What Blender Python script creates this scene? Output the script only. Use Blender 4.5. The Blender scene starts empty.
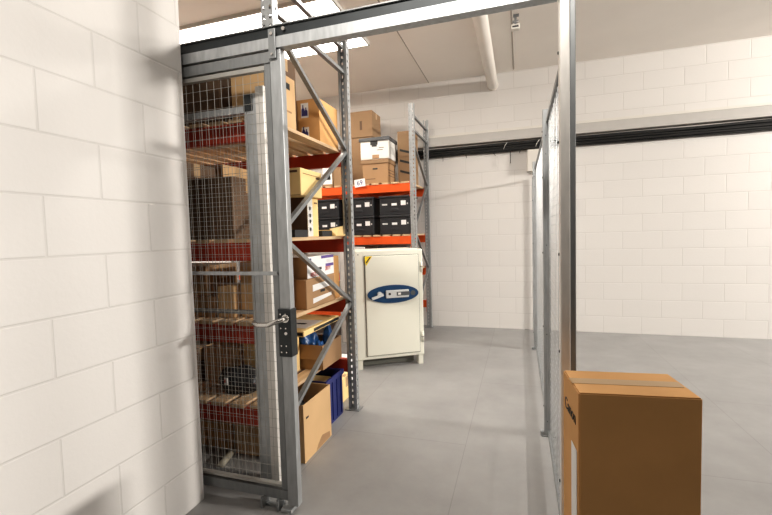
import bpy, bmesh, math, random
from mathutils import Vector, Matrix
random.seed(7)
scene = bpy.context.scene
COL = scene.collection
R = math.radians

# ------------------------------------------------------------------ materials
def mat(name, rgb, rough=0.6, metal=0.0, noise=0.0, scale=8.0, bump=0.0, bscale=60.0, spec=None, stretch=None):
    m = bpy.data.materials.new(name); m.use_nodes = True
    nt = m.node_tree; N = nt.nodes; L = nt.links
    b = N['Principled BSDF']
    b.inputs['Base Color'].default_value = (*rgb, 1)
    b.inputs['Roughness'].default_value = rough
    b.inputs['Metallic'].default_value = metal
    if spec is not None: b.inputs['Specular IOR Level'].default_value = spec
    if noise or bump:
        tc = N.new('ShaderNodeTexCoord'); mp = N.new('ShaderNodeMapping')
        L.new(tc.outputs['Object'], mp.inputs['Vector'])
        if stretch: mp.inputs['Scale'].default_value = stretch
    if noise:
        n = N.new('ShaderNodeTexNoise'); n.inputs['Scale'].default_value = scale
        n.inputs['Detail'].default_value = 5
        L.new(mp.outputs[0], n.inputs['Vector'])
        r = N.new('ShaderNodeValToRGB')
        r.color_ramp.elements[0].position = 0.3; r.color_ramp.elements[1].position = 0.7
        r.color_ramp.elements[0].color = (*[c * (1 - noise) for c in rgb], 1)
        r.color_ramp.elements[1].color = (*[min(1, c * (1 + noise)) for c in rgb], 1)
        L.new(n.outputs['Fac'], r.inputs['Fac']); L.new(r.outputs['Color'], b.inputs['Base Color'])
    if bump:
        n2 = N.new('ShaderNodeTexNoise'); n2.inputs['Scale'].default_value = bscale
        L.new(mp.outputs[0], n2.inputs['Vector'])
        bp = N.new('ShaderNodeBump'); bp.inputs['Strength'].default_value = bump; bp.inputs['Distance'].default_value = 0.01
        L.new(n2.outputs['Fac'], bp.inputs['Height']); L.new(bp.outputs[0], b.inputs['Normal'])
    return m

def emis(name, rgb, s):
    m = bpy.data.materials.new(name); m.use_nodes = True
    b = m.node_tree.nodes['Principled BSDF']
    b.inputs['Base Color'].default_value = (0.9, 0.9, 0.9, 1)
    b.inputs['Emission Color'].default_value = (*rgb, 1); b.inputs['Emission Strength'].default_value = s
    return m

def block_wall(name, rgb, joint, axis='X'):
    m = bpy.data.materials.new(name); m.use_nodes = True
    nt = m.node_tree; N = nt.nodes; L = nt.links; b = N['Principled BSDF']
    tc = N.new('ShaderNodeTexCoord'); sp = N.new('ShaderNodeSeparateXYZ'); cb = N.new('ShaderNodeCombineXYZ')
    L.new(tc.outputs['Object'], sp.inputs[0])
    ad = N.new('ShaderNodeMath'); ad.operation = 'ADD'; ad.inputs[1].default_value = 0.06
    L.new(sp.outputs[axis], ad.inputs[0]); L.new(ad.outputs[0], cb.inputs['X']); L.new(sp.outputs['Z'], cb.inputs['Y'])
    br = N.new('ShaderNodeTexBrick')
    br.inputs['Scale'].default_value = 1.0; br.inputs['Brick Width'].default_value = 0.45; br.inputs['Row Height'].default_value = 0.225
    br.inputs['Mortar Size'].default_value = 0.006; br.inputs['Mortar Smooth'].default_value = 0.6
    br.inputs['Color1'].default_value = (*rgb, 1); br.inputs['Color2'].default_value = (*[c * 0.97 for c in rgb], 1)
    br.inputs['Mortar'].default_value = (*joint, 1)
    L.new(cb.outputs[0], br.inputs['Vector'])
    L.new(br.outputs['Color'], b.inputs['Base Color'])
    n = N.new('ShaderNodeTexNoise'); n.inputs['Scale'].default_value = 45; L.new(tc.outputs['Object'], n.inputs['Vector'])
    mx = N.new('ShaderNodeMath'); mx.operation = 'MULTIPLY_ADD'; mx.inputs[1].default_value = -1.0
    L.new(br.outputs['Fac'], mx.inputs[0])
    ml = N.new('ShaderNodeMath'); ml.operation = 'MULTIPLY'; ml.inputs[1].default_value = 0.25
    L.new(n.outputs['Fac'], ml.inputs[0]); L.new(ml.outputs[0], mx.inputs[2])
    bp = N.new('ShaderNodeBump'); bp.inputs['Strength'].default_value = 0.35; bp.inputs['Distance'].default_value = 0.006
    L.new(mx.outputs[0], bp.inputs['Height']); L.new(bp.outputs[0], b.inputs['Normal'])
    b.inputs['Roughness'].default_value = 0.6
    return m

def floor_mat():
    m = bpy.data.materials.new('grey_floor_paint'); m.use_nodes = True
    nt = m.node_tree; N = nt.nodes; L = nt.links; b = N['Principled BSDF']
    tc = N.new('ShaderNodeTexCoord')
    br = N.new('ShaderNodeTexBrick'); br.offset = 0.5
    mp = N.new('ShaderNodeMapping'); mp.inputs['Rotation'].default_value = (0, 0, R(90)); mp.inputs['Location'].default_value = (0.3, 0.35, 0)
    L.new(tc.outputs['Object'], mp.inputs['Vector']); L.new(mp.outputs[0], br.inputs['Vector'])
    br.inputs['Scale'].default_value = 1.0; br.inputs['Brick Width'].default_value = 2.4; br.inputs['Row Height'].default_value = 0.9
    br.inputs['Mortar Size'].default_value = 0.003; br.inputs['Mortar Smooth'].default_value = 0.3
    br.inputs['Color1'].default_value = (0.335, 0.33, 0.327, 1); br.inputs['Color2'].default_value = (0.325, 0.32, 0.317, 1)
    br.inputs['Mortar'].default_value = (0.275, 0.27, 0.265, 1)
    n = N.new('ShaderNodeTexNoise'); n.inputs['Scale'].default_value = 2.2; n.inputs['Detail'].default_value = 8
    n.inputs['Roughness'].default_value = 0.65
    L.new(tc.outputs['Object'], n.inputs['Vector'])
    rp = N.new('ShaderNodeValToRGB'); rp.color_ramp.elements[0].position = 0.3; rp.color_ramp.elements[1].position = 0.7
    rp.color_ramp.elements[0].color = (0.86, 0.86, 0.86, 1); rp.color_ramp.elements[1].color = (1.06, 1.06, 1.06, 1)
    L.new(n.outputs['Fac'], rp.inputs['Fac'])
    mx = N.new('ShaderNodeMix'); mx.data_type = 'RGBA'; mx.blend_type = 'MULTIPLY'; mx.inputs['Factor'].default_value = 1.0
    L.new(br.outputs['Color'], mx.inputs['A']); L.new(rp.outputs['Color'], mx.inputs['B'])
    L.new(mx.outputs['Result'], b.inputs['Base Color'])
    n2 = N.new('ShaderNodeTexNoise'); n2.inputs['Scale'].default_value = 160
    L.new(tc.outputs['Object'], n2.inputs['Vector'])
    bp = N.new('ShaderNodeBump'); bp.inputs['Strength'].default_value = 0.12; bp.inputs['Distance'].default_value = 0.003
    L.new(n2.outputs['Fac'], bp.inputs['Height']); L.new(bp.outputs[0], b.inputs['Normal'])
    b.inputs['Roughness'].default_value = 0.5
    return m

M = dict(
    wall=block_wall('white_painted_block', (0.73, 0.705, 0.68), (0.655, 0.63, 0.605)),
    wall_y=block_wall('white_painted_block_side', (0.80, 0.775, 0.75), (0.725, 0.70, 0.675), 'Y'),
    white=mat('white_plaster', (0.93, 0.93, 0.93), 0.8, noise=0.01, scale=3),
    ceil=mat('ceiling_board', (0.88, 0.835, 0.785), 0.8, noise=0.02, scale=2),
    floor=floor_mat(),
    galv=mat('galvanised_steel', (0.44, 0.455, 0.465), 0.40, 0.40, noise=0.14, scale=14, stretch=(3, 3, .6)),
    galv3=mat('lit_galvanised_steel', (0.74, 0.715, 0.68), 0.4, 0.3, noise=0.08, scale=14, stretch=(3, 3, .6)),  # lighter copy of the galvanised steel, light and reflection put into the colour
    galv2=mat('grey_steel_frame', (0.27, 0.28, 0.285), 0.42, 0.4, noise=0.1, scale=14, stretch=(3, 3, .6)),
    wire=mat('zinc_wire', (0.46, 0.45, 0.42), 0.4, 0.4, noise=0.05),
    track=mat('shaded_track_steel', (0.028, 0.033, 0.036), 0.45, 0.3, noise=0.15),  # near-black steel, the shade inside the track groove put into the colour
    lock=mat('dark_lock_steel', (0.05, 0.055, 0.058), 0.4, 0.5, noise=0.1),
    chrome=mat('polished_steel', (0.62, 0.60, 0.57), 0.22, 0.9, noise=0.03),
    orange=mat('orange_beam_paint', (0.80, 0.115, 0.02), 0.45, noise=0.08, scale=5),
    red=mat('shaded_beam_paint', (0.44, 0.05, 0.022), 0.45, noise=0.1, scale=5),  # beam orange darkened to dull red, the rack's shade put into the colour
    wood=mat('raw_pine_board', (0.62, 0.44, 0.27), 0.7, noise=0.16, scale=6, stretch=(6, .6, 6), bump=0.1),
    card=mat('cardboard_brown', (0.40, 0.245, 0.13), 0.8, noise=0.06, scale=4),
    card_m=mat('cardboard_mid', (0.32, 0.205, 0.115), 0.8, noise=0.06, scale=4),
    card_l=mat('cardboard_light', (0.66, 0.44, 0.235), 0.8, noise=0.05, scale=4),
    card_y=mat('cardboard_yellow', (0.93, 0.69, 0.33), 0.8, noise=0.04, scale=4),
    card_o=mat('cardboard_orange', (0.66, 0.37, 0.15), 0.8, noise=0.06, scale=4),
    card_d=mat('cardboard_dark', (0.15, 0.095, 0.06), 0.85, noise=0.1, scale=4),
    card_in=mat('cardboard_inside', (0.30, 0.18, 0.09), 0.9, noise=0.08, scale=4),
    tape=mat('brown_tape', (0.50, 0.34, 0.19), 0.35, noise=0.03),
    paper=mat('white_paper', (0.85, 0.84, 0.83), 0.7, noise=0.01),
    boxwhite=mat('white_card', (0.74, 0.73, 0.70), 0.7, noise=0.02),
    pale=mat('pale_grey_card', (0.60, 0.60, 0.58), 0.8, noise=0.02),
    ink=mat('black_ink', (0.03, 0.03, 0.03), 0.6, noise=0.02),
    inkred=mat('red_ink', (0.62, 0.10, 0.08), 0.6, noise=0.02),
    inkblue=mat('navy_ink', (0.06, 0.06, 0.22), 0.6, noise=0.02),
    purple=mat('purple_print', (0.14, 0.09, 0.30), 0.6, noise=0.02),
    black=mat('black_plastic', (0.028, 0.03, 0.034), 0.45, noise=0.1),
    blackbox=mat('charcoal_plastic', (0.030, 0.032, 0.036), 0.42, noise=0.06),
    lidgrey=mat('grey_lid_card', (0.10, 0.105, 0.11), 0.6, noise=0.05),
    bluebin=mat('blue_bin_plastic', (0.025, 0.035, 0.17), 0.4, noise=0.06),
    bluebag=mat('blue_bag_film', (0.025, 0.11, 0.32), 0.32, noise=0.35, scale=22, bump=0.4, bscale=20),
    safe=mat('cream_enamel', (0.73, 0.72, 0.63), 0.38, noise=0.01, scale=2),
    seam=mat('dark_seam', (0.16, 0.16, 0.14), 0.7, noise=0.02),
    plate=mat('blue_lock_plate', (0.012, 0.055, 0.14), 0.4, noise=0.04),
    silver=mat('silver_plastic', (0.72, 0.73, 0.73), 0.35, 0.3, noise=0.02),
    yellow=mat('yellow_sticker', (0.85, 0.62, 0.03), 0.5, noise=0.03),
    pipe=mat('white_pipe_paint', (0.80, 0.755, 0.70), 0.55, noise=0.02),
    trunk=mat('grey_trunking', (0.52, 0.50, 0.475), 0.5, noise=0.03),
    cable=mat('black_cable', (0.016, 0.016, 0.016), 0.55, noise=0.1),
    cream=mat('cream_box_plastic', (0.72, 0.69, 0.64), 0.5, noise=0.01),
    darkboard=mat('dark_back_board', (0.10, 0.095, 0.09), 0.8, noise=0.05),
    joint=mat('ceiling_joint', (0.40, 0.36, 0.32), 0.8, noise=0.02),
    light=emis('light_diffuser', (1.0, 0.93, 0.83), 13),
    lframe=mat('white_light_frame', (0.62, 0.60, 0.57), 0.5, noise=0.01),
    roll=mat('offwhite_roll', (0.36, 0.33, 0.26), 0.7, noise=0.03),
)

# ------------------------------------------------------------------ mesh builder
class MB:
    def __init__(s): s.bm = bmesh.new()
    def hexa(s, pts):
        v = [s.bm.verts.new(p) for p in pts]
        for f in ((0, 3, 2, 1), (4, 5, 6, 7), (0, 1, 5, 4), (1, 2, 6, 5), (2, 3, 7, 6), (3, 0, 4, 7)):
            s.bm.faces.new([v[i] for i in f])
        return s
    def box(s, x0, x1, y0, y1, z0, z1):
        return s.hexa([(x0, y0, z0), (x1, y0, z0), (x1, y1, z0), (x0, y1, z0), (x0, y0, z1), (x1, y0, z1), (x1, y1, z1), (x0, y1, z1)])
    def bbox(s, x0, x1, y0, y1, z0, z1, b=0.006, seg=2):
        t = bmesh.new()
        tm = MB(); tm.bm.free(); tm.bm = t; tm.box(x0, x1, y0, y1, z0, z1)
        b = min(b, .45 * min(x1 - x0, y1 - y0, z1 - z0))
        bmesh.ops.bevel(t, geom=t.edges[:], offset=b, segments=seg, affect='EDGES', profile=0.5)
        return s.join(t)
    def join(s, t):
        mp = {}
        for v in t.verts: mp[v] = s.bm.verts.new(v.co)
        for f in t.faces:
            try:
                g = s.bm.faces.new([mp[v] for v in f.verts]); g.smooth = f.smooth
            except ValueError: pass
        t.free(); return s
    def bar(s, p, q, w, h, up=(0, 0, 1)):
        p = Vector(p); q = Vector(q); d = (q - p).normalized(); up = Vector(up)
        a = d.cross(up)
        if a.length < 1e-4: a = d.cross(Vector((1, 0, 0)))
        a.normalize(); b = a.cross(d).normalized()
        a *= w / 2; b *= h / 2
        return s.hexa([p - a - b, p + a - b, p + a + b, p - a + b, q - a - b, q + a - b, q + a + b, q - a + b])
    def tube(s, pts, r, n=10, caps=True):
        pts = [Vector(p) for p in pts]; rings = []
        for i, p in enumerate(pts):
            d = (pts[min(i + 1, len(pts) - 1)] - pts[max(i - 1, 0)]).normalized()
            a = d.cross(Vector((0, 0, 1)))
            if a.length < 1e-3: a = d.cross(Vector((1, 0, 0)))
            a.normalize(); b = d.cross(a)
            rr = r[i] if isinstance(r, (list, tuple)) else r
            rings.append([s.bm.verts.new(p + rr * (math.cos(t) * a + math.sin(t) * b)) for t in (2 * math.pi * k / n for k in range(n))])
        for A, B in zip(rings, rings[1:]):
            for k in range(n):
                f = s.bm.faces.new([A[k], A[(k + 1) % n], B[(k + 1) % n], B[k]]); f.smooth = n > 5
        if caps: s.bm.faces.new(rings[0][::-1]); s.bm.faces.new(rings[-1])
        return s
    def quad(s, a, b, c, d):
        s.bm.faces.new([s.bm.verts.new(p) for p in (a, b, c, d)]); return s
    def poly(s, pts, th):
        """extrude a polygon by vector th"""
        th = Vector(th); A = [s.bm.verts.new(Vector(p)) for p in pts]; B = [s.bm.verts.new(Vector(p) + th) for p in pts]
        s.bm.faces.new(A[::-1]); s.bm.faces.new(B); n = len(A)
        for k in range(n): s.bm.faces.new([A[k], A[(k + 1) % n], B[(k + 1) % n], B[k]])
        return s
    def build(s, name, m, parent=None, loc=None, kind=None, label=None):
        bmesh.ops.recalc_face_normals(s.bm, faces=s.bm.faces[:])
        me = bpy.data.meshes.new(name); s.bm.to_mesh(me); s.bm.free()
        o = bpy.data.objects.new(name, me); COL.objects.link(o)
        me.materials.append(m if not isinstance(m, str) else M[m])
        if parent is not None: o.parent = parent
        if loc: o.location = loc
        if kind: o['kind'] = kind
        if label: o['label'] = label
        return o

def thing(name, label, cat, loc=(0, 0, 0), rz=0, group=None):
    o = bpy.data.objects.new(name, None); COL.objects.link(o); o.empty_display_size = .05
    o.location = loc; o.rotation_euler = (0, 0, rz)
    o['label'] = label; o['category'] = cat
    if group: o['group'] = group
    return o
def tag(o, label, cat, group=None):
    o['label'] = label; o['category'] = cat
    if group: o['group'] = group
    return o
def copy_tree(o, parent=None):
    c = o.copy(); COL.objects.link(c); c.parent = parent
    for ch in list(o.children): copy_tree(ch, c)
    return c
def text(s, size, m, parent, loc, rot, name='lettering', sx=1.0):
    cu = bpy.data.curves.new(name, 'FONT'); cu.body = s; cu.size = size; cu.extrude = 0.0006
    cu.align_x = 'CENTER'; cu.align_y = 'CENTER'; cu.space_character = sx
    tmp = bpy.data.objects.new(name, cu); COL.objects.link(tmp)
    dg = bpy.context.evaluated_depsgraph_get(); me = bpy.data.meshes.new_from_object(tmp.evaluated_get(dg))
    bpy.data.objects.remove(tmp); bpy.data.curves.remove(cu)
    me.materials.clear(); me.materials.append(M[m])
    o = bpy.data.objects.new(name, me); COL.objects.link(o)
    o.parent = parent; o.location = loc; o.rotation_euler = rot
    return o

# ------------------------------------------------------------------ setting
WY = 6.18; CZ = 3.61
MB().box(-4.3, 5.0, -2.5, 6.5, -0.1, 0).build('floor', 'floor', kind='structure')
MB().box(-4.3, 5.0, WY, WY + .2, 0, CZ).build('wall_back', 'wall', kind='structure')
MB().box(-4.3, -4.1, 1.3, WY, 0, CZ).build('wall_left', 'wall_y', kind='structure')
MB().box(-4.3, 5.0, -2.5, 6.5, CZ, CZ + .1).build('ceiling', 'ceil', kind='structure')
MB().box(-1.256, -1.244, 1.4, WY, CZ - .004, CZ).build('trim_ceiling', 'joint', kind='structure')
# block wall the cage front butts against, on the side of the sliding door
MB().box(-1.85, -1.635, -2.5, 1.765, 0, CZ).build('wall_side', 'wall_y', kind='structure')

# ceiling lights: two long recessed panels
for i, (y0, y1) in enumerate(((3.60, 4.10), (4.14, 4.66))):
    t = thing('ceiling_light', ('long bright ceiling light panel' + (' seen above the sliding door track' if i == 0 else ' nearer the block wall, seen under the track')), 'ceiling light', (-2.62, (y0 + y1) / 2, CZ), group='ceiling light panels')
    hy = (y1 - y0) / 2
    fr = MB()
    fr.box(-1.0, 1.0, -hy, -hy + .02, -.035, 0); fr.box(-1.0, 1.0, hy - .02, hy, -.035, 0)
    fr.box(-1.0, -.98, -hy, hy, -.035, 0); fr.box(.98, 1.0, -hy, hy, -.035, 0)
    fr.build('frame', 'lframe', t)
    MB().box(-.98, .98, -hy + .02, hy - .02, -.028, -.004).build('diffuser', 'light', t)

# pipe under the ceiling
t = thing('pipe', 'white painted pipe running under the ceiling into the block wall', 'pipe', (-.34, 4, 3.455))
MB().tube([(.0, -2.4, 0), (0, WY - 4, 0)], .072, 20).build('tube', 'pipe', t)
MB().tube([(0, WY - 4 - .03, 0), (0, WY - 4, 0)], .078, 20).build('collar', 'pipe', t)

# conduit and sensor on the ceiling
o = MB().tube([(-.055, 3.9, CZ - .012), (-.055, WY - .12, CZ - .014)], .012, 8).build('conduit', 'joint'); tag(o, 'thin grey conduit along the ceiling beside the hanging sensor', 'conduit')
t = thing('ceiling_sensor', 'small sensor on a hanging metal bracket beside the ceiling conduit', 'sensor', (-.02, 4.62, CZ))
b = MB(); b.box(-.035, .035, -.02, .02, -.012, 0); b.box(-.012, .012, -.006, .006, -.1, -.012); b.box(-.03, .03, -.008, .008, -.075, -.055)
b.build('bracket', 'galv2', t)
MB().bbox(-.042, .042, -.03, .03, -.15, -.1, .006).build('sensor_box', 'cream', t)
MB().box(-.03, .03, -.034, -.03, -.132, -.118).build('sensor_window', 'ink', t)

# trunking, cables and junction box on the wall
t = thing('cable_trunking', 'grey metal cable trunking along the block wall above the black cables', 'trunking', (0, WY - .003, 2.66))
MB().bbox(-4.0, 4.5, -.075, 0, .0, .155, .004).build('channel', 'trunk', t)
MB().box(-4.0, 4.5, -.08, -.073, .128, .16).build('lid', 'cream', t)
tr = thing('cable_tray', 'narrow wall bracket rail carrying the bundle of black cables', 'cable tray', (0, WY, 2.5))
MB().box(-4.0, 4.5, -.012, 0, .1, .15).build('rail', 'cream', tr)
cab = thing('cable_bundle', 'thick bundle of black cables tied along the block wall', 'cables', (0, WY, 2.51))
for k in range(7):
    yy = -.035 - .022 * (k % 2); zz = .012 + .0165 * k
    pts = [(-4.0 + .55 * i, yy + random.uniform(-.006, .006), zz + random.uniform(-.007, .007)) for i in range(17)]
    MB().tube(pts, .014, 8).build('cable', 'cable', cab)
for x, l, dx in ((-1.05, .07, .0), (-.34, .05, .03), (-.11, .17, .0), (.02, .04, -.01), (-.72, .05, .01)):
    MB().tube([(x, -.07, .02), (x + dx * .3, -.075, -l * .4), (x + dx, -.075, -l)], .0045, 6).build('cable_tie', 'cable', cab)
for x in (.22, -.2):
    MB().tube([(x, -.075, .03), (x + .02, -.08, .08), (x + .05, -.08, .12)], .004, 6).build('white_tie', 'cream', cab)
t = thing('junction_box', 'cream junction box on the block wall just under the black cables', 'junction box', (.2, WY, 2.36))
MB().bbox(-.09, .09, -.09, 0, -.15, .145, .008).build('housing', 'cream', t)
MB().tube([(-.05, -.04, -.15), (-.05, -.04, -.175)], .012, 8).build('gland', 'trunk', t)
MB().tube([(.05, -.04, -.15), (.05, -.04, -.175)], .012, 8).build('gland', 'trunk', t)

# ------------------------------------------------------------------ pallet racking
UPW, UPD = .07, .055
def upright(h, side):
    """omega post with real punched holes; side=-1 punched face at -y (aisle face), +1 at +y.  origin: centre of the foot"""
    b = MB(); t = .004; pf = side * UPD / 2
    ya, yb = sorted((pf, pf - side * t))
    hw = .012
    xs = (-.035, -.026, -.026 + hw, .026 - hw, .026, .035)
    for i in (0, 2, 4): b.box(xs[i], xs[i + 1], ya, yb, 0, h)
    p = .05; n = int(h / p)
    for i in (1, 3):
        z = 0
        for k in range(n):
            b.box(xs[i], xs[i + 1], ya, yb, k * p, k * p + .027)
    y0, y1 = sorted((pf - side * t, -pf))
    for sx in (-1, 1):
        x0, x1 = sorted((sx * .035, sx * .032))
        ym = (y0 + y1) / 2
        b.box(x0, x1, y0, ym - .008, 0, h); b.box(x0, x1, ym + .008, y1, 0, h)
        for k in range(n): b.box(x0, x1, ym - .008, ym + .008, k * p, k * p + .032)
        b.box(*sorted((sx * .035, sx * .018)), *sorted((-pf, -pf + side * .003)), 0, h)
    return b

LV = (2.05, 1.375, 0.893, 0.405)
def rack(name, label, yf, yr, h, zig, horiz, colours, end_x=-1.287, left_x=-4.0):
    t = thing(name, label, 'pallet rack', (end_x, yf, 0), group='orange pallet racks')
    D = yr - yf
    for fx in (0, left_x - end_x):
        up = upright(h, -1).build('upright', 'galv', t, (fx, 0, 0))
        MB().box(-.06, .06, -.05, .05, 0, .006).build('foot_plate', 'galv2', up)
        up = upright(h, 1).build('upright', 'galv', t, (fx, D, 0))
        MB().box(-.06, .06, -.05, .05, 0, .006).build('foot_plate', 'galv2', up)
        for (ya, za), (yb, zb) in zip(zig, zig[1:]):
            MB().bar((fx, ya * D, za), (fx, yb * D, zb), .03, .025).build('brace', 'galv2', t)
        for z in horiz:
            MB().bar((fx, .02, z), (fx, D - .02, z), .03, .025).build('brace', 'galv2', t)
    for li, z in enumerate(LV):
        for k, y in enumerate((0.0, D)):
            yy = y - .012 if k == 0 else y + .0
            bm = MB(); bm.bbox(left_x - end_x + .036, -.036, yy - .012, yy + .030, z - .105, z, .004)
            beam = bm.build('beam', colours[k], t)
            # hooked end connector
            c = MB(); c.box(-.042, -.036, yy - .014, yy + .032, z - .17, z + .03)
            c.build('connector', colours[k], beam)
        # pine slat deck running front to back
        d = MB(); x = -.05 if li < 3 else -.125
        while x > left_x - end_x + .05:
            w = .096 + random.uniform(-.004, .004)
            d.box(x - w, x, -.03 + random.uniform(-.008, .008), D + .02, z + .0005, z + .022)
            x -= .135
        d.build('slat_deck', 'wood', t)
    return t

rackA = rack('pallet_rack', 'pallet rack behind the sliding mesh door, full of cartons', 2.05, 3.06, 2.98,
             [(0, 2.60), (1, 2.06), (0, 1.415), (1, .875), (0, .33)], (2.84, 2.655), ('red', 'red'))  # beams in the shade-darkened paint
rackB = rack('pallet_rack', 'pallet rack against the block wall, behind the cream safe', 5.22, 6.06, 3.04,
             [(0, 2.60), (1, 2.10), (0, 1.45), (1, .90), (0, .33)], (2.91, 2.73), ('orange', 'orange'))
# dark galvanised edge strip along the deck fronts and the level sign
s = thing('level_sign', 'small white level sign hung on the orange beam under the tall brown cartons', 'sign', (-1.995, 5.176, 2.085), 0)
s.rotation_euler = (0, R(-6), 0)
MB().box(-.075, .075, -.004, 0, -.05, .05).build('sign_plate', 'paper', s)
text('69', .085, 'inkblue', s, (0, -.005, 0), (R(90), 0, 0))

# ------------------------------------------------------------------ cartons
def carton(label, x0, x1, y0, y1, z0, z1, m='card', name='carton', group=None, rz=0, tape=True, seamline=True, cat='carton'):
    cx, cy = (x0 + x1) / 2, (y0 + y1) / 2
    t = thing(name, label, cat, (cx, cy, z0), rz, group)
    hx, hy, h = (x1 - x0) / 2, (y1 - y0) / 2, z1 - z0
    MB().bbox(-hx, hx, -hy, hy, 0, h, .005).build('box_body', m, t)
    if tape:
        w = min(.028, hy * .3)
        b = MB(); b.box(-hx + .004, hx - .004, -w, w, h, h + .001)
        b.box(hx, hx + .001, -w, w, h - .09, h - .003); b.box(-hx - .001, -hx, -w, w, h - .09, h - .003)
        b.build('tape', 'tape', t)
    t['hx'] = hx; t['hy'] = hy; t['h'] = h
    return t
def panel(t, face, u0, u1, w0, w1, m, name='label_sticker', label=None):
    """a flat printed piece on face '-y' or '+x' of a carton; u runs along the face (0..1), w up (0..1)"""
    hx, hy, h = t['hx'], t['hy'], t['h']; e = .0015
    b = MB()
    if face == '-y': b.box(-hx + 2 * hx * u0, -hx + 2 * hx * u1, -hy - e, -hy - .0002, h * w0, h * w1)
    elif face == '+x': b.box(hx + .0002, hx + e, -hy + 2 * hy * u0, -hy + 2 * hy * u1, h * w0, h * w1)
    elif face == '+z': b.box(-hx + 2 * hx * u0, -hx + 2 * hx * u1, -hy + 2 * hy * w0, -hy + 2 * hy * w1, h + .0002, h + e)
    o = b.build(name, m, t)
    if label: o['label'] = label
    return o
def open_carton(label, x0, x1, y0, y1, z0, z1, m, minside='card_in', flaps=(), name='open_carton', group=None, cat='carton', th=.006):
    cx, cy = (x0 + x1) / 2, (y0 + y1) / 2
    t = thing(name, label, cat, (cx, cy, z0), 0, group)
    hx, hy, h = (x1 - x0) / 2, (y1 - y0) / 2, z1 - z0
    b = MB(); b.box(-hx, hx, -hy, hy, 0, th)
    b.box(-hx, -hx + th, -hy, hy, th, h); b.box(hx - th, hx, -hy, hy, th, h)
    b.box(-hx + th, hx - th, -hy, -hy + th, th, h); b.box(-hx + th, hx - th, hy - th, hy, th, h)
    b.build('box_body', m, t)
    for (side, ln, ang) in flaps:
        a = R(ang); f = MB(); c, s_ = ln * math.cos(a), ln * math.sin(a)
        if side == '+x': f.poly([(hx, -hy + .01, h), (hx, hy - .01, h), (hx + c, hy - .015, h + s_), (hx + c, -hy + .015, h + s_)], (0, 0, .004))
        if side == '-x': f.poly([(-hx, -hy + .01, h), (-hx, hy - .01, h), (-hx - c, hy - .015, h + s_), (-hx - c, -hy + .015, h + s_)], (0, 0, .004))
        if side == '-y': f.poly([(-hx + .01, -hy, h), (hx - .01, -hy, h), (hx - .015, -hy - c, h + s_), (-hx + .015, -hy - c, h + s_)], (0, 0, .004))
        if side == '+y': f.poly([(-hx + .01, hy, h), (hx - .01, hy, h), (hx - .015, hy + c, h + s_), (-hx + .015, hy + c, h + s_)], (0, 0, .004))
        f.build('flap', m, t)
    t['hx'] = hx; t['hy'] = hy; t['h'] = h
    return t

D0, D1, D2, D3 = [z + .0225 for z in LV]
GA = 'cartons on the rack behind the mesh door'
GB = 'boxes on the rack against the block wall'
# --- rack A, top level
c = carton('pale tan carton on the top deck beside the door post', -1.62, -1.345, 2.13, 2.40, D0, 2.385, 'card_l', group=GA)
panel(c, '+x', .55, .75, .74, .86, 'ink', 'printed_mark')
panel(c, '+x', .2, .8, .30, .33, 'card', 'printed_line')
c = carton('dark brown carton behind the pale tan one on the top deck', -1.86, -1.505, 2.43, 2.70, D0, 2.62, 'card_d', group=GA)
c = open_carton('orange brown carton with white bottle labels on the top deck', -1.76, -1.34, 2.72, 3.03, D0, 2.375, 'card_o', flaps=(('-x', .14, 30),), group=GA)
for w0, w1 in ((.58, .92), (.08, .36)):
    panel(c, '-y', .66, .80, w0, w1, 'paper', 'bottle_label')
    for u in (.70, .755):
        hx, hy, h = c['hx'], c['hy'], c['h']; x = -hx + 2 * hx * u; zb = h * (w0 + .04)
        k = 1.0 if u < .72 else .75
        MB().poly([(x - .012, 0, zb), (x + .012, 0, zb), (x + .012, 0, zb + .045 * k), (x + .004, 0, zb + .06 * k), (x + .004, 0, zb + .078 * k), (x - .004, 0, zb + .078 * k), (x - .004, 0, zb + .06 * k), (x - .012, 0, zb + .045 * k)], (0, -.001, 0)).build('printed_bottle', 'inkblue', c, (0, -hy - .0016, 0))
MB().box(-.16, .14, -.12, .1, .0, .02).build('paper_sheet', 'paper', c, (-.02, 0, c['h'] - .03))
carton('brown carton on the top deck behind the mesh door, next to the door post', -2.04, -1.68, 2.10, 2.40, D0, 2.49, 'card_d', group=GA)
carton('brown carton on the top deck behind the mesh, by the block wall end', -2.5, -2.07, 2.10, 2.45, D0, 2.46, 'card', group=GA)
# --- rack A, second level
c = carton('yellow carton with printed top edge balanced on a slimmer box', -1.62, -1.335, 2.41, 2.71, 1.668, 1.845, 'card_y', group=GA, tape=False)
panel(c, '-y', .62, .92, .84, .92, 'card_d', 'printed_line'); panel(c, '+x', .1, .9, .80, .825, 'card', 'lid_edge'); panel(c, '+x', .70, .92, .70, .78, 'card_d', 'printed_mark')
panel(c, '-y', .02, .98, 0.0, .03, 'card', 'lid_edge')
c = carton('slim tan box with a white printed stripe under the yellow carton', -1.60, -1.375, 2.555, 2.72, D1, 1.667, 'card_y', group=GA, tape=False)
panel(c, '+x', .02, .46, .01, .99, 'boxwhite', 'white_stripe'); panel(c, '-y', 0, 1, 0, 1, 'card_d', 'shaded_side')  # dark card over the front, that side's shade put into the colour
for w in (.15, .35, .5, .68): panel(c, '+x', .16, .30, w, w + .09, 'pale', 'printed_mark')
panel(c, '+x', .62, .9, .86, .9, 'card_d', 'printed_mark')
carton('pale grey carton behind the slim tan box on the second deck', -2.0, -1.62, 2.78, 3.0, D1, 1.80, 'pale', group=GA)
o = open_carton('black open tray holding small parts at the deck edge', -1.53, -1.345, 2.33, 2.50, D1, 1.445, 'black', group='black trays on the second deck', name='parts_tray', cat='tray')
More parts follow.
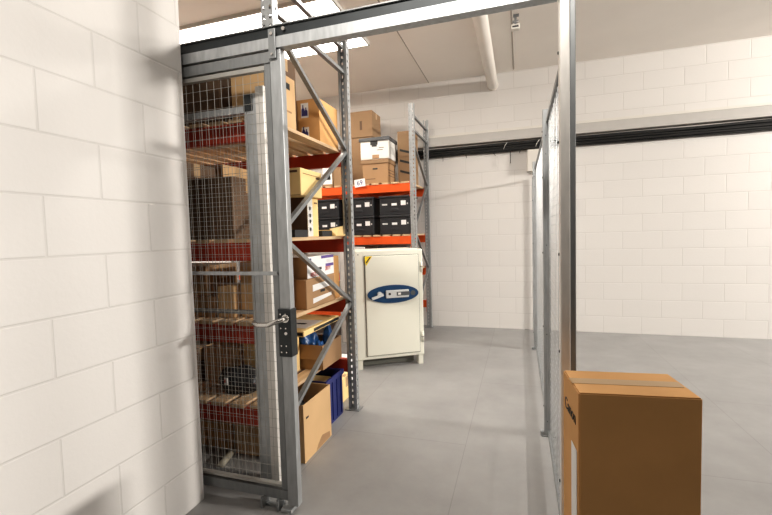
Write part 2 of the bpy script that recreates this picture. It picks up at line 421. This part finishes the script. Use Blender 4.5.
o = open_carton('black parts tray beside the flattened yellow carton', -1.56, -1.355, 2.735, 2.90, D1, 1.44, 'black', group='black trays on the second deck', name='parts_tray', cat='tray')
t = thing('carton_flap_sheet', 'flattened yellow carton with flaps splayed at the deck end', 'flattened carton', (-1.42, 2.97, D1))
b = MB(); b.poly([(-.14, -.06, 0), (.09, -.06, 0), (.12, .06, 0), (-.14, .06, 0)], (0, 0, .012)); b.build('sheet', 'card_y', t)
MB().poly([(.09, -.06, .012), (.115, .03, .012), (.11, .03, .075), (.04, -.06, .055)], (-.004, 0, .002)).build('flap', 'card_y', t)
MB().poly([(-.14, .06, .012), (.07, .06, .012), (.06, .075, .05), (-.12, .075, .05)], (0, -.003, .002)).build('flap', 'card_y', t)
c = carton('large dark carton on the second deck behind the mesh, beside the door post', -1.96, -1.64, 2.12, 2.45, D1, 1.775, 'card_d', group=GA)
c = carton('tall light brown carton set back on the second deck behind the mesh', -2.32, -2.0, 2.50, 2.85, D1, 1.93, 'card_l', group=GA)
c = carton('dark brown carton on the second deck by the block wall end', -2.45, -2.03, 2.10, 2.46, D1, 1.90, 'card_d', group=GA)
# --- rack A, third level
c = carton('white printed carton with purple top and red lettering', -1.72, -1.345, 2.47, 2.89, 1.117, 1.262, 'paper', group=GA, tape=False)
panel(c, '+x', .50, .98, .86, .995, 'purple', 'purple_band')
panel(c, '+x', .06, .14, .80, .93, 'inkblue', 'printed_mark'); panel(c, '+x', .36, .50, .34, .46, 'ink', 'printed_mark')
panel(c, '+x', .66, .97, .44, .58, 'purple', 'purple_patch')
panel(c, '-y', 0, 1, 0, 1, 'card', 'brown_side')
text('RESTEN', .040, 'inkred', c, (c['hx'] + .002, -.10, .022), (R(90), 0, R(90)), sx=1.0)
text('20TY', .042, 'inkred', c, (c['hx'] + .002, .10, .048), (R(90), 0, R(90)))
for k in range(3): panel(c, '+x', .70, .86, .64 + .06 * k, .665 + .06 * k, 'pale', 'printed_line')
c = carton('brown carton with two white strip labels under the white printed carton', -1.66, -1.34, 2.44, 2.88, D2, 1.115, 'card', group=GA, tape=False)
for w0, w1, s_ in ((.55, .80, .06), (.14, .34, .10)):
    hx, hy, h = c['hx'], c['hy'], c['h']
    MB().poly([(0, -hy + .20 * 2 * hy, h * w0), (0, -hy + .86 * 2 * hy, h * (w0 + s_)), (0, -hy + .86 * 2 * hy, h * (w1 + .02)), (0, -hy + .20 * 2 * hy, h * w1 - .005)], (.0015, 0, 0)).build('label_strip', 'paper', c, (hx, 0, 0))
panel(c, '+x', .46, .62, .46, .55, 'ink', 'printed_mark')
carton('small tan carton wedged behind the white printed carton', -1.60, -1.36, 2.91, 3.015, D2, 1.245, 'card_o', group=GA, tape=False)
carton('tan carton on the third deck close beside the door post', -1.64, -1.42, 2.16, 2.42, D2, 1.255, 'card_l', group=GA)
c = carton('brown carton with a white square label on the third deck behind the mesh', -2.26, -1.86, 2.12, 2.42, 1.045, 1.235, 'card', group=GA)
panel(c, '-y', .38, .74, .30, .72, 'paper', 'label_sticker')
carton('wide brown carton under the white labelled one behind the mesh', -2.32, -1.80, 2.11, 2.47, D2, 1.043, 'card', group=GA)
c = carton('narrow brown carton on the third deck between wide one and door post', -1.78, -1.66, 2.12, 2.42, D2, 1.11, 'card_l', group=GA)
# --- rack A, fourth level
c = open_carton('open brown carton filled with blue plastic bags', -1.72, -1.365, 2.69, 3.02, D3, .605, 'card', flaps=(('-y', .1, -75),), group=GA)
def blob(label, cx, cy, cz, rx, ry, rz_, m, seed, name='plastic_bag', cat='bag', group=None, amp=.28):
    rnd = random.Random(seed); bm = bmesh.new(); bmesh.ops.create_icosphere(bm, subdivisions=4, radius=1)
    ph = [rnd.uniform(0, 6.28) for _ in range(6)]
    for v in bm.verts:
        p = v.co; k = 1 + amp * (math.sin(5 * p.x + ph[0]) * math.sin(4 * p.y + ph[1]) + .6 * math.sin(9 * p.z + ph[2] + 3 * p.x) * math.sin(8 * p.y + ph[3]) + .45 * math.sin(17 * p.x + ph[4]) * math.sin(15 * p.z + ph[5] + 4 * p.y))
        v.co = Vector((p.x * rx * k, p.y * ry * k, max(p.z * rz_ * k, -rz_ * .8) + rz_ * .8))
    for f in bm.faces: f.smooth = True
    b = MB(); b.join(bm); o = b.build(name, m, None, (cx, cy, cz)); tag(o, label, cat, group); return o
blob('crumpled blue plastic bag lying low in the open carton', -1.585, 2.855, D3 + .007, .09, .11, .135, 'bluebag', 3, group='blue bags', amp=.12)
blob('bunched blue bag standing up at the inner end of the open carton', -1.44, 2.94, D3 + .007, .04, .045, .155, 'bluebag', 5, group='blue bags', amp=.10)
blob('blue bag at the aisle end of the open carton', -1.435, 2.785, D3 + .007, .038, .05, .10, 'bluebag', 9, group='blue bags', amp=.14)
c = carton('tan carton on the fourth deck holding up the flat white topped boxes', -1.76, -1.535, 2.315, 2.66, D3, .735, 'card_y', group=GA)
c = carton('flat yellow box with black side band and a paper on top', -1.76, -1.36, 2.42, 2.985, .737, .775, 'card_y', group=GA, tape=False, name='flat_box')
panel(c, '+x', .25, .98, .2, .75, 'ink', 'black_band'); panel(c, '-y', .1, .98, .2, .75, 'ink', 'black_band')
panel(c, '+z', .3, .92, .15, .62, 'paper', 'paper_sheet'); panel(c, '+z', .55, .75, .35, .42, 'inkblue', 'printed_mark')
c = open_carton('open brown carton beside the black bag on the fourth deck', -2.08, -1.80, 2.315, 2.62, D3, .665, 'card_l', flaps=(('-y', .11, -80), ('+x', .1, -84)), group=GA)
carton('dark carton on the fourth deck by the block wall end', -2.40, -2.09, 2.12, 2.5, D3, .66, 'card_d', group=GA)
bg = blob('black bag with a small white tag on the fourth deck behind the mesh', -1.70, 2.20, D3, .15, .09, .09, 'black', 12, group=None, amp=.10)
MB().box(-.012, .012, -.004, 0, -.02, .025).build('tag', 'paper', bg, (-.035, -.095, .09)); MB().box(-.012, .0, -.005, -.003, .0, .02).build('tag', 'inkred', bg, (-.035, -.095, .085))
# --- rack A, on the floor
c = open_carton('large open cardboard box on the floor against the rack end', -1.78, -1.272, 2.22, 2.60, 0.0, .365, 'card_l', flaps=(('-y', .1, -80),), group='boxes on the floor')
hx, hy, h = c['hx'], c['hy'], c['h']
MB().poly([(0, -.04, .005), (0, .17, .005), (0, .16, .045), (0, .05, .07), (0, -.01, .035)], (.001, 0, 0)).build('brown_patch', 'card', c, (hx, 0, 0))  # browner patch low on the box side
MB().box(.0, .003, -.16, -.13, .27, .28).build('handle_slot', 'ink', c, (hx, 0, 0))
blob('black plastic sack stuffed in the large open cardboard box', -1.53, 2.42, .008, .19, .145, .175, 'black', 21, name='plastic_sack', amp=.08)
c = open_carton('deep blue plastic bin on the floor behind the cardboard box', -1.66, -1.345, 2.68, 2.97, 0.0, .345, 'bluebin', minside='bluebin', name='storage_bin', cat='bin', group=None, th=.008)
hx, hy, h = c['hx'], c['hy'], c['h']
b = MB(); b.box(-hx - .012, hx + .012, -hy - .012, -hy, h - .03, h + .004); b.box(-hx - .012, hx + .012, hy, hy + .012, h - .03, h + .004)
b.box(-hx - .012, -hx, -hy, hy, h - .03, h + .004); b.box(hx, hx + .012, -hy, hy, h - .03, h + .004)
for k in range(4): b.box(hx, hx + .006, -hy + .03 + .075 * k, -hy + .036 + .075 * k, .02, h - .03)
b.build('rim', 'bluebin', c)
carton('tan box standing in the blue plastic bin', -1.60, -1.42, 2.72, 2.93, .0085, .30, 'card_y', group='boxes on the floor', tape=False)
carton('small tan carton on the floor between blue bin and safe', -1.62, -1.42, 3.14, 3.33, 0.0, .20, 'card_y', group='boxes on the floor')
c = carton('white lidded box on the floor behind the blue bin', -2.15, -1.70, 2.72, 3.0, 0, .34, 'boxwhite', group='boxes on the floor', tape=False)
carton('white box on the floor behind the rack, beside the safe', -1.98, -1.52, 3.36, 3.62, 0, .27, 'paper', group='boxes on the floor', tape=False)
carton('reddish brown carton on the floor behind the mesh door', -2.08, -1.82, 2.25, 2.6, 0, .27, 'card_o', group='boxes on the floor')
t = thing('paper_roll', 'pale paper roll lying on the floor behind the mesh', 'roll', (-1.76, 2.085, .022), R(104))
MB().tube([(-.09, 0, 0), (.09, 0, 0)], .021, 14).build('roll_body', 'roll', t); MB().tube([(-.092, 0, 0), (.092, 0, 0)], .01, 10).build('core', 'card_d', t)

# --- rack B, upper level
carton('tall brown carton standing behind the white archive box', -2.27, -1.96, 5.60, 5.96, D0, 2.775, 'card_m', group=GB)
c = carton('brown carton topmost on the stack beneath the ceiling', -2.28, -1.945, 5.59, 5.97, 2.777, 3.14, 'card_m', group=GB)
panel(c, '-y', .45, .55, .28, .62, 'card_d', 'printed_mark')
def archive(label, x0, x1, y0, y1, z0, z1, m, lid, group, over=.012, lidh=.05):
    t = carton(label, x0, x1, y0, y1, z0, z1 - .004, m, 'archive_box', group, tape=False, cat='archive box')
    hx, hy, h = t['hx'], t['hy'], t['h']
    b = MB(); b.bbox(-hx - over, hx + over, -hy - over, hy + over, h - lidh, h + .004, .004); b.build('lid', lid, t)
    MB().bbox(-.035, .035, -hy - .002, -hy + .004, h * .58 if lidh < .06 else h * .5, h * .58 + .022, .006).build('hand_hole', 'ink', t)
    return t
c = archive('brown archive box under the white one on the upper deck', -1.965, -1.62, 5.22, 5.56, D0, 2.385, 'card', 'card_m', GB)
for w in (.30, .42, .54): panel(c, '+x', .1, .9, w, w + .03, 'card_d', 'printed_line')
panel(c, '-y', .12, .5, .18, .21, 'card_d', 'printed_line')
c = archive('white archive box with dark lid on the upper deck', -1.985, -1.60, 5.21, 5.56, 2.387, 2.665, 'boxwhite', 'lidgrey', GB, .016, .04)
panel(c, '-y', .36, .62, .66, .97, 'ink', 'dark_opening')
panel(c, '-y', .42, .66, .02, .20, 'card', 'handle_patch'); panel(c, '-y', .60, .80, .40, .43, 'card_d', 'handwriting'); panel(c, '-y', .66, .84, .50, .53, 'card_d', 'handwriting')
panel(c, '+x', .25, .7, .25, .6, 'pale', 'printed_mark')
c = carton('brown carton with slanted black marks behind the rack post', -1.56, -1.36, 5.5, 5.85, D0, 2.78, 'card_m', group=GB, tape=False)
hx, hy, h = c['hx'], c['hy'], c['h']
for z in (.12, .26, .40): MB().poly([(-.07, 0, z + .045), (.08, 0, z), (.08, 0, z + .03), (-.07, 0, z + .075)], (0, -.0015, 0)).build('printed_stripe', 'ink', c, (0, -hy, 0))
c = carton('small carton with a white front on the upper deck behind the rack brace', -2.56, -2.405, 5.22, 5.5, D0, 2.37, 'card_m', group=GB)
panel(c, '-y', .05, .95, .1, .85, 'paper', 'label_sticker'); panel(c, '-y', .2, .8, .3, .5, 'pale', 'printed_mark')
carton('small plain brown carton beside the white fronted one on the upper deck', -2.395, -2.24, 5.22, 5.5, D0, 2.36, 'card_m', group=GB)
# --- rack B, black plastic boxes: build one, copy it
bx = thing('plastic_box', '', 'storage box', (-1.54, 5.42, D1), group='black boxes on the rack against the block wall')
MB().bbox(-.205, .205, -.2, .2, 0, .225, .012).build('tub', 'blackbox', bx)
MB().bbox(-.215, .215, -.21, .21, .225, .25, .006).build('lid', 'black', bx)
MB().bbox(-.05, .05, -.206, -.196, .05, .085, .006).build('hand_hole', 'black', bx)
for x0, x1, z0, z1 in ((-.04, .03, .125, .155), (.085, .15, .125, .185)):
    MB().box(x0, x1, -.204, -.2, z0, z1).build('label_sticker', 'paper', bx)
MB().box(-.17, -.10, -.204, -.2, .13, .15).build('label_sticker', 'pale', bx)
MB().box(.165, .18, -.204, -.2, .135, .155).build('label_sticker', 'pale', bx)
cols = [(-1.54, 'beside the rack post'), (-2.035, 'second along from the rack post'), (-2.54, 'third along from the rack post')]
first = True
for x, w in cols:
    for k in range(2):
        o = bx if first else copy_tree(bx); first = False
        o.location = (x, 5.42, D1 + .2505 * k)
        o['label'] = 'black lidded plastic box with small white labels, ' + ('lower' if k == 0 else 'upper') + ' one ' + w
# --- rack B, lower levels
carton('dark carton under the orange beam behind the safe', -1.80, -1.40, 5.25, 5.65, D2, 1.245, 'lidgrey', group=GB)
carton('dark carton beside the one behind the safe, under the orange beam', -2.3, -1.86, 5.25, 5.65, D2, 1.245, 'card_d', group=GB)
carton('brown carton on the low deck of the rack behind the safe', -2.2, -1.5, 5.25, 5.75, D3, .75, 'card', group=GB)
carton('pale grey carton on the third deck of the wall rack, further along', -2.85, -2.36, 5.25, 5.65, D2, 1.24, 'pale', group=GB)

t = thing('white_board', 'plain white board standing on the floor behind the safe', 'board', (-2.05, 4.98, 0))
MB().bbox(-.17, .17, -.012, .012, 0, 1.25, .004).build('board_sheet', 'boxwhite', t); MB().box(-.185, -.17, -.014, .014, 0, 1.25).build('edge_strip', 'pale', t)
# ------------------------------------------------------------------ safe
SW, SD, SH = .735, .62, 1.14
ang = R(32)
fl = Vector((-1.597, 3.926)); fr_ = fl + SW * Vector((math.cos(ang), math.sin(ang)))
mid = (fl + fr_) / 2 + Vector((-math.sin(ang), math.cos(ang))) * SD / 2
s = thing('safe', 'tall cream fireproof safe with an oval blue lock plate standing on the floor', 'safe', (mid.x, mid.y, 0), ang)
W2, F = SW / 2, -SD / 2
MB().bbox(-W2, W2, F + .02, SD / 2, .10, 1.24, .012, 3).build('body', 'safe', s)
for sx in (-1, 1):
    for y0, y1 in ((F + .03, F + .12), (SD / 2 - .12, SD / 2 - .03)):
        x0, x1 = sorted((sx * (W2 - .012), sx * (W2 - .062)))
        MB().box(x0, x1, y0, y1, 0, .10).build('foot', 'safe', s)
MB().box(-W2 + .09, W2 - .09, F + .12, F + .14, .015, .10).build('recess_panel', 'seam', s)  # panel coloured dark, shade of the gap under the body put into it
MB().box(-W2 + .103, W2 - .048, F + .012, F + .022, .137, 1.187).build('door_seam', 'seam', s)
d = MB().bbox(-W2 + .108, W2 - .052, F + .004, F + .022, .142, 1.182, .006).build('door', 'safe', s)
for z in (1.05, .30):
    MB().tube([(W2 - .018, F + .012, z - .055), (W2 - .018, F + .012, z + .055)], .014, 12).build('hinge', 'safe', s)
    MB().tube([(W2 - .018, F + .012, z - .004), (W2 - .018, F + .012, z + .004)], .015, 12).build('hinge_ring', 'seam', s)
fy = F + .004
# oval plate
cz = .78; cxp = .03
b = MB(); pts = [(cxp + .275 * math.cos(a), 0, cz + .094 * math.sin(a)) for a in [2 * math.pi * k / 48 for k in range(48)]]
b.poly(pts, (0, -.012, 0)); pl = b.build('lock_plate', 'plate', d, (0, fy, 0))
b = MB(); b.tube([(cxp - .15, 0, cz + .008), (cxp - .15, -.03, cz + .008)], .024, 16); b.build('handle_boss', 'silver', d, (0, fy - .012, 0))
b = MB(); b.bar((cxp - .235, -.035, cz - .034), (cxp - .115, -.035, cz + .004), .018, .026); b.build('handle', 'silver', d, (0, fy - .012, 0))
MB().bbox(cxp - .085, cxp + .165, -.022, 0, cz - .040, cz + .042, .008).build('keypad_housing', 'silver', d, (0, fy - .012, 0))
MB().box(cxp + .03, cxp + .17, -.0245, -.02, cz - .018, cz + .022).build('keypad_panel', 'lidgrey', d, (0, fy - .012, 0))
MB().box(cxp + .045, cxp + .075, -.0255, -.022, cz - .008, cz + .014).build('display', 'paper', d, (0, fy - .012, 0))
MB().tube([(cxp - .045, -.020, cz + .004), (cxp - .045, -.025, cz + .004)], .013, 14).build('keyhole', 'ink', d, (0, fy - .012, 0))
MB().tube([(cxp + .215, 0, cz), (cxp + .215, -.003, cz)], .026, 20).build('badge', 'lidgrey', d, (0, fy - .012, 0))
MB().poly([(-W2 + .108, 0, 1.18), (-W2 + .185, 0, 1.18), (-W2 + .122, 0, 1.085), (-W2 + .108, 0, 1.115)], (0, -.0015, 0)).build('warning_sticker', 'yellow', d, (0, fy, 0))
MB().bar((-W2 + .120, -.002, 1.115), (-W2 + .166, -.002, 1.172), .001, .012).build('sticker_print', 'ink', d, (0, fy - .0005, 0))
MB().tube([(-W2 + .04, F + .022, 1.20), (-W2 + .04, F + .018, 1.20)], .006, 10).build('rivet', 'seam', s)

# ------------------------------------------------------------------ mesh cage
def mesh_rect(x0, x1, z0, z1, sx, sz, r, plane='xz', y=0.0):
    b = MB(); rz = r * .8
    def P(a, c, off): return (a, y + off, c) if plane == 'xz' else (y + off, a, c)
    x = x0 + sx
    while x < x1 - sx * .4:
        b.tube([P(x, z0, 0), P(x, z1, 0)], r, 4, False); x += sx
    z = z0 + sz
    while z < z1 - sz * .4:
        b.tube([P(x0, z, r * 1.7), P(x1, z, r * 1.7)], rz, 4, False); z += sz
    return b
# header track
t = thing('sliding_track', 'steel overhead track with a dark shaded groove the mesh door slides along', 'door track', (0, 1.80, 2.305))
MB().box(-2.7, .150, .01, .05, .05, .105).build('channel', 'track', t)
MB().box(-2.7, .150, .0, .06, .1055, .111).build('top_flange', 'galv2', t)
b = MB(); b.box(-2.7, .150, -.006, .046, 0.0, .052); b.build('lower_rail', 'galv', t)
b = MB()
for x in (-1.06,): b.tube([(x, .012, .085), (x, -.004, .085)], .009, 10)
b.build('bolt', 'chrome', t)
# sliding door
d = thing('sliding_door', 'grey framed wire mesh sliding door with a lever handle', 'door', (-1.11, 1.80, 0))
ep = MB().bbox(-.030, .030, 0, .042, .03, 2.30, .003).build('end_post', 'galv', d)
MB().box(-1.3, -.030, .0, .035, 2.245, 2.295).build('top_rail', 'galv2', d)
MB().box(-1.3, -.030, .0, .035, .055, .105).build('bottom_rail', 'galv2', d)
MB().box(-.066, -.034, .006, .034, .105, 2.245).build('inner_stile', 'galv2', d)
MB().box(-1.3, -.066, .004, .03, 2.215, 2.236).build('mesh_edge', 'wire', d)
MB().box(-1.3, -.066, .004, .03, .118, .130).build('mesh_edge', 'wire', d)
MB().box(-1.3, -.034, -.004, .012, 1.212, 1.230).build('mid_bar', 'galv', d)
mesh_rect(-1.3, -.066, .118, 2.225, .044, .05, .0013, y=.018).build('wire_mesh', 'wire', d)
lp = MB().bbox(-.036, .036, -.014, .046, .806, 1.046, .004).build('lock_plate', 'lock', d)
b = MB()
for z in (.83, .862, .95, 1.02): 
    for x in (-.02, .008): b.tube([(x, -.014, z), (x, -.017, z)], .004, 8)
b.build('screw', 'chrome', lp)
MB().tube([(.01, -.014, 1.0), (.01, -.022, 1.0)], .02, 16).build('rose', 'chrome', lp)
MB().tube([(.01, -.018, 1.0), (.01, -.05, 1.0), (-.015, -.062, .992), (-.06, -.064, .975), (-.115, -.062, .972), (-.150, -.055, .977), (-.158, -.035, .982)], [.011, .011, .0125, .012, .0115, .010, .009], 12).build('handle', 'chrome', d)
MB().tube([(.008, -.014, .925), (.008, -.018, .925)], .008, 12).build('keyhole', 'chrome', lp)
# hanger plate at the top of the end post
hp = MB().bbox(-.028, .012, -.012, -.006, 2.255, 2.395, .004).build('hanger_plate', 'galv2', d)
b = MB(); b.tube([(-.008, -.012, 2.37), (-.008, -.018, 2.37)], .008, 8); b.tube([(-.008, -.012, 2.275), (-.008, -.018, 2.275)], .006, 8); b.build('bolt', 'chrome', hp)
# guide roller bracket under the door
g = MB(); g.box(-.19, -.06, .008, .028, .0, .012); g.box(-.178, -.168, -.02, .05, .0, .06); g.box(-.085, -.075, -.02, .05, .0, .06); g.build('guide_bracket', 'galv2', d)
MB().bbox(-.062, .0, -.02, .05, 0, .018, .003).build('floor_stop', 'galv', d)

# fixed panel behind the sliding door
f = thing('mesh_panel', 'fixed wire mesh panel standing behind the sliding door', 'mesh panel', (-1.30, 1.935, 0))
MB().bbox(-.082, -.012, -.015, .015, .03, 2.16, .003).build('end_stile', 'galv', f)
MB().bbox(-.010, .040, -.02, .02, 0.005, 2.19, .003).build('post', 'galv3', f)
MB().box(-.018, .075, -.035, .035, 0, .006).build('base_plate', 'chrome', f)
b = MB(); b.tube([(.0, -.03, .006), (.0, -.03, .018)], .008, 8); b.tube([(.06, -.02, .006), (.06, -.02, .016)], .008, 8); b.build('anchor_bolt', 'chrome', f)
MB().box(-.085, -.03, -.019, -.0155, 2.07, 2.155).build('corner_cap', 'lock', f)
MB().box(-1.3, -.08, -.012, .012, 2.065, 2.100).build('top_rail', 'galv', f)
MB().box(-1.3, -.08, -.014, .010, .985, 1.005).build('mid_rail', 'galv2', f)
MB().box(-1.3, -.08, -.012, .012, .03, .07).build('bottom_rail', 'galv2', f)
mesh_rect(-1.3, -.02, .05, 2.08, .044, .05, .0013, y=-.017).build('wire_mesh', 'wire', f)

# right-hand door post
p = thing('door_post', 'tall galvanised post the mesh door closes against', 'post', (.18, 1.80, 0))
MB().bbox(-.026, .010, -.02, .05, 0.006, 2.75, .003).build('post_profile', 'galv3', p)
MB().bbox(.0105, .032, -.01, .045, 0.006, 2.75, .003).build('latch_channel', 'galv2', p)
MB().box(-.05, .05, -.05, .07, 0, .006).build('base_plate', 'galv2', p)
b = MB()
for z in (.35, .9, 1.3, 1.75, 2.1): b.tube([(-.026, .03, z), (-.030, .03, z)], .006, 8)
b.build('bolt', 'lock', p)

# cage side: posts and mesh panels
px = .175
posts = [(2.985, 'post on the cage side between the near and middle mesh panels'), (5.15, 'post on the cage side between the middle and last mesh panels')]
cp = thing('cage_post', '', 'post', (px, 2.985, 0), group='cage side posts')
MB().bbox(-.025, .018, -.02, .02, .006, 2.19, .003).build('post_profile', 'galv', cp)
MB().box(-.045, .045, -.04, .04, 0, .006).build('base_plate', 'galv2', cp)
MB().bbox(-.05, -.026, -.02, .02, .0, .028, .004).build('foot_clamp', 'galv', cp)
b = MB()
for z in (.2, .75, 1.25, 1.75, 2.05): b.tube([(-.025, .0, z), (-.029, .0, z)], .006, 8)
for z in (.10, .7, 1.3, 1.9, 2.02): b.tube([(-.003, -.02, z), (-.003, -.024, z)], .005, 8)
b.build('bolt', 'lock', cp)
for i, (y, lab) in enumerate(posts):
    o = cp if i == 0 else copy_tree(cp)
    o.location = (px, y, 0); o['label'] = 'galvanised ' + lab
for (y0, y1, lab) in ((1.87, 2.955, 'galvanised mesh panel of the cage side nearest the door post'), (3.015, 5.12, 'long galvanised mesh panel in the middle of the cage side'), (5.18, WY - .02, 'last galvanised mesh panel of the cage side against the block wall')):
    t = thing('mesh_panel', lab, 'mesh panel', (px + .008, y0, 0), group='cage side mesh panels')
    L_ = y1 - y0
    b = MB(); b.box(-.012, .012, 0, .022, .03, 2.12); b.box(-.012, .012, L_ - .022, L_, .03, 2.12)
    b.bm.free(); MB().box(-.012, .012, 0, .022, .03, 2.12).build('stile', 'galv', t); MB().box(-.012, .012, L_ - .022, L_, .03, 2.12).build('stile', 'galv', t)
    MB().box(-.012, .012, .022, L_ - .022, 2.095, 2.12).build('top_rail', 'galv2', t)
    MB().box(-.012, .012, .022, L_ - .022, .03, .055).build('bottom_rail', 'galv2', t)
    mesh_rect(0.0, L_, .03, 2.11, .09, .05, .0014, plane='yz', y=.0).build('wire_mesh', 'galv', t)

# cardboard box beside the post
t = thing('cardboard_box', 'tall orange brown cardboard box with black lettering beside the door post', 'carton', (.0, .0, 0))
A = Vector((.146, 1.60)); B = Vector((.171, 1.373)); dirv = (B - A).normalized(); nrm = Vector((-dirv.y, dirv.x))   # nrm -> +x side
if nrm.x < 0: nrm = -nrm
B = A + dirv * .22
Cc = B + nrm * .34; Dd = A + nrm * .34
H = .895
b = MB(); b.poly([(*A, 0), (*Dd, 0), (*Cc, 0), (*B, 0)], (0, 0, H)); 
bmesh.ops.bevel(b.bm, geom=b.bm.edges[:], offset=.004, segments=2, affect='EDGES')
b.build('box_body', 'card_o', t)
m_ = (A + B) / 2; e = -nrm * .0012
yaw = math.atan2(dirv.y, dirv.x)
text('Canon', .058, 'ink', t, (m_.x + e.x - dirv.x * .0, m_.y + e.y - dirv.y * .0, H - .10), (R(90), 0, yaw))
q0 = A + dirv * .13 + e; q1 = A + dirv * .2 + e
MB().poly([(*q0, .34), (*q1, .34), (*q1, .70), (*q0, .70)], (*(-nrm * .001), 0)).build('label_sticker', 'paper', t)
mm = (A + B) / 2
MB().poly([(*(mm - dirv * .025), H), (*(mm + dirv * .025), H), (*(mm + dirv * .025 + nrm * .33), H), (*(mm - dirv * .025 + nrm * .33), H)], (0, 0, .0012)).build('tape', 'tape', t)

# ------------------------------------------------------------------ camera
cam = bpy.data.cameras.new('camera'); co = bpy.data.objects.new('camera', cam); COL.objects.link(co)
cam.sensor_fit = 'HORIZONTAL'; cam.sensor_width = 36; cam.lens = 417.06 / 772 * 36
cam.clip_start = .02
yaw_, pit, rol = R(17.798), R(3.159), R(-1.5486)
fwd = Vector((-math.sin(yaw_) * math.cos(pit), math.cos(yaw_) * math.cos(pit), -math.sin(pit)))
rt = Vector((math.cos(yaw_), math.sin(yaw_), 0)); up = rt.cross(fwd)
rt2 = math.cos(rol) * rt + math.sin(rol) * up; up2 = math.cos(rol) * up - math.sin(rol) * rt
co.matrix_world = Matrix((( rt2.x, up2.x, -fwd.x, 0), (rt2.y, up2.y, -fwd.y, 0), (rt2.z, up2.z, -fwd.z, 1.4), (0, 0, 0, 1)))
scene.camera = co

# ------------------------------------------------------------------ light
def area(name, loc, target, sx, sy, power, col=(1, .95, .88), spread=180):
    l = bpy.data.lights.new(name, 'AREA'); l.shape = 'RECTANGLE'; l.size = sx; l.size_y = sy; l.energy = power; l.color = col; l.spread = R(spread)
    o = bpy.data.objects.new(name, l); COL.objects.link(o); o.location = loc
    o.rotation_euler = (Vector(target) - Vector(loc)).to_track_quat('-Z', 'Y').to_euler()
    return o
# the hall's own ceiling fittings, outside the cage
area('hall_light', (8.6, 3.15, 3.3), (0, 4.2, 1.0), .9, .2, 760, (1, .95, .88))
area('hall_light', (6.0, 4.4, 3.2), (0, 5.6, .6), .9, .2, 110, (1, .95, .88))
area('aisle_light', (-.35, 3.45, 3.57), (-.4, 3.75, 0), .9, .2, 58, (1, .96, .90))
area('lobby_light_and_fill', (-.35, .15, 3.45), (-.45, 1.8, 2.35), 1.6, .12, 10, (1, .95, .88), 54)
area('lobby_light_and_fill', (.5, .75, 3.5), (-1.6, .95, 1.25), .3, 1.0, 2.5, (1, .97, .93), 54)  # added fill with no known fitting, brightens the side wall

w = bpy.data.worlds.new('world'); scene.world = w; w.use_nodes = True
w.node_tree.nodes['Background'].inputs['Color'].default_value = (1, .95, .9, 1)
w.node_tree.nodes['Background'].inputs['Strength'].default_value = .02
scene.view_settings.view_transform = 'Standard'
scene.view_settings.look = 'Medium High Contrast'; scene.view_settings.exposure = -0.36
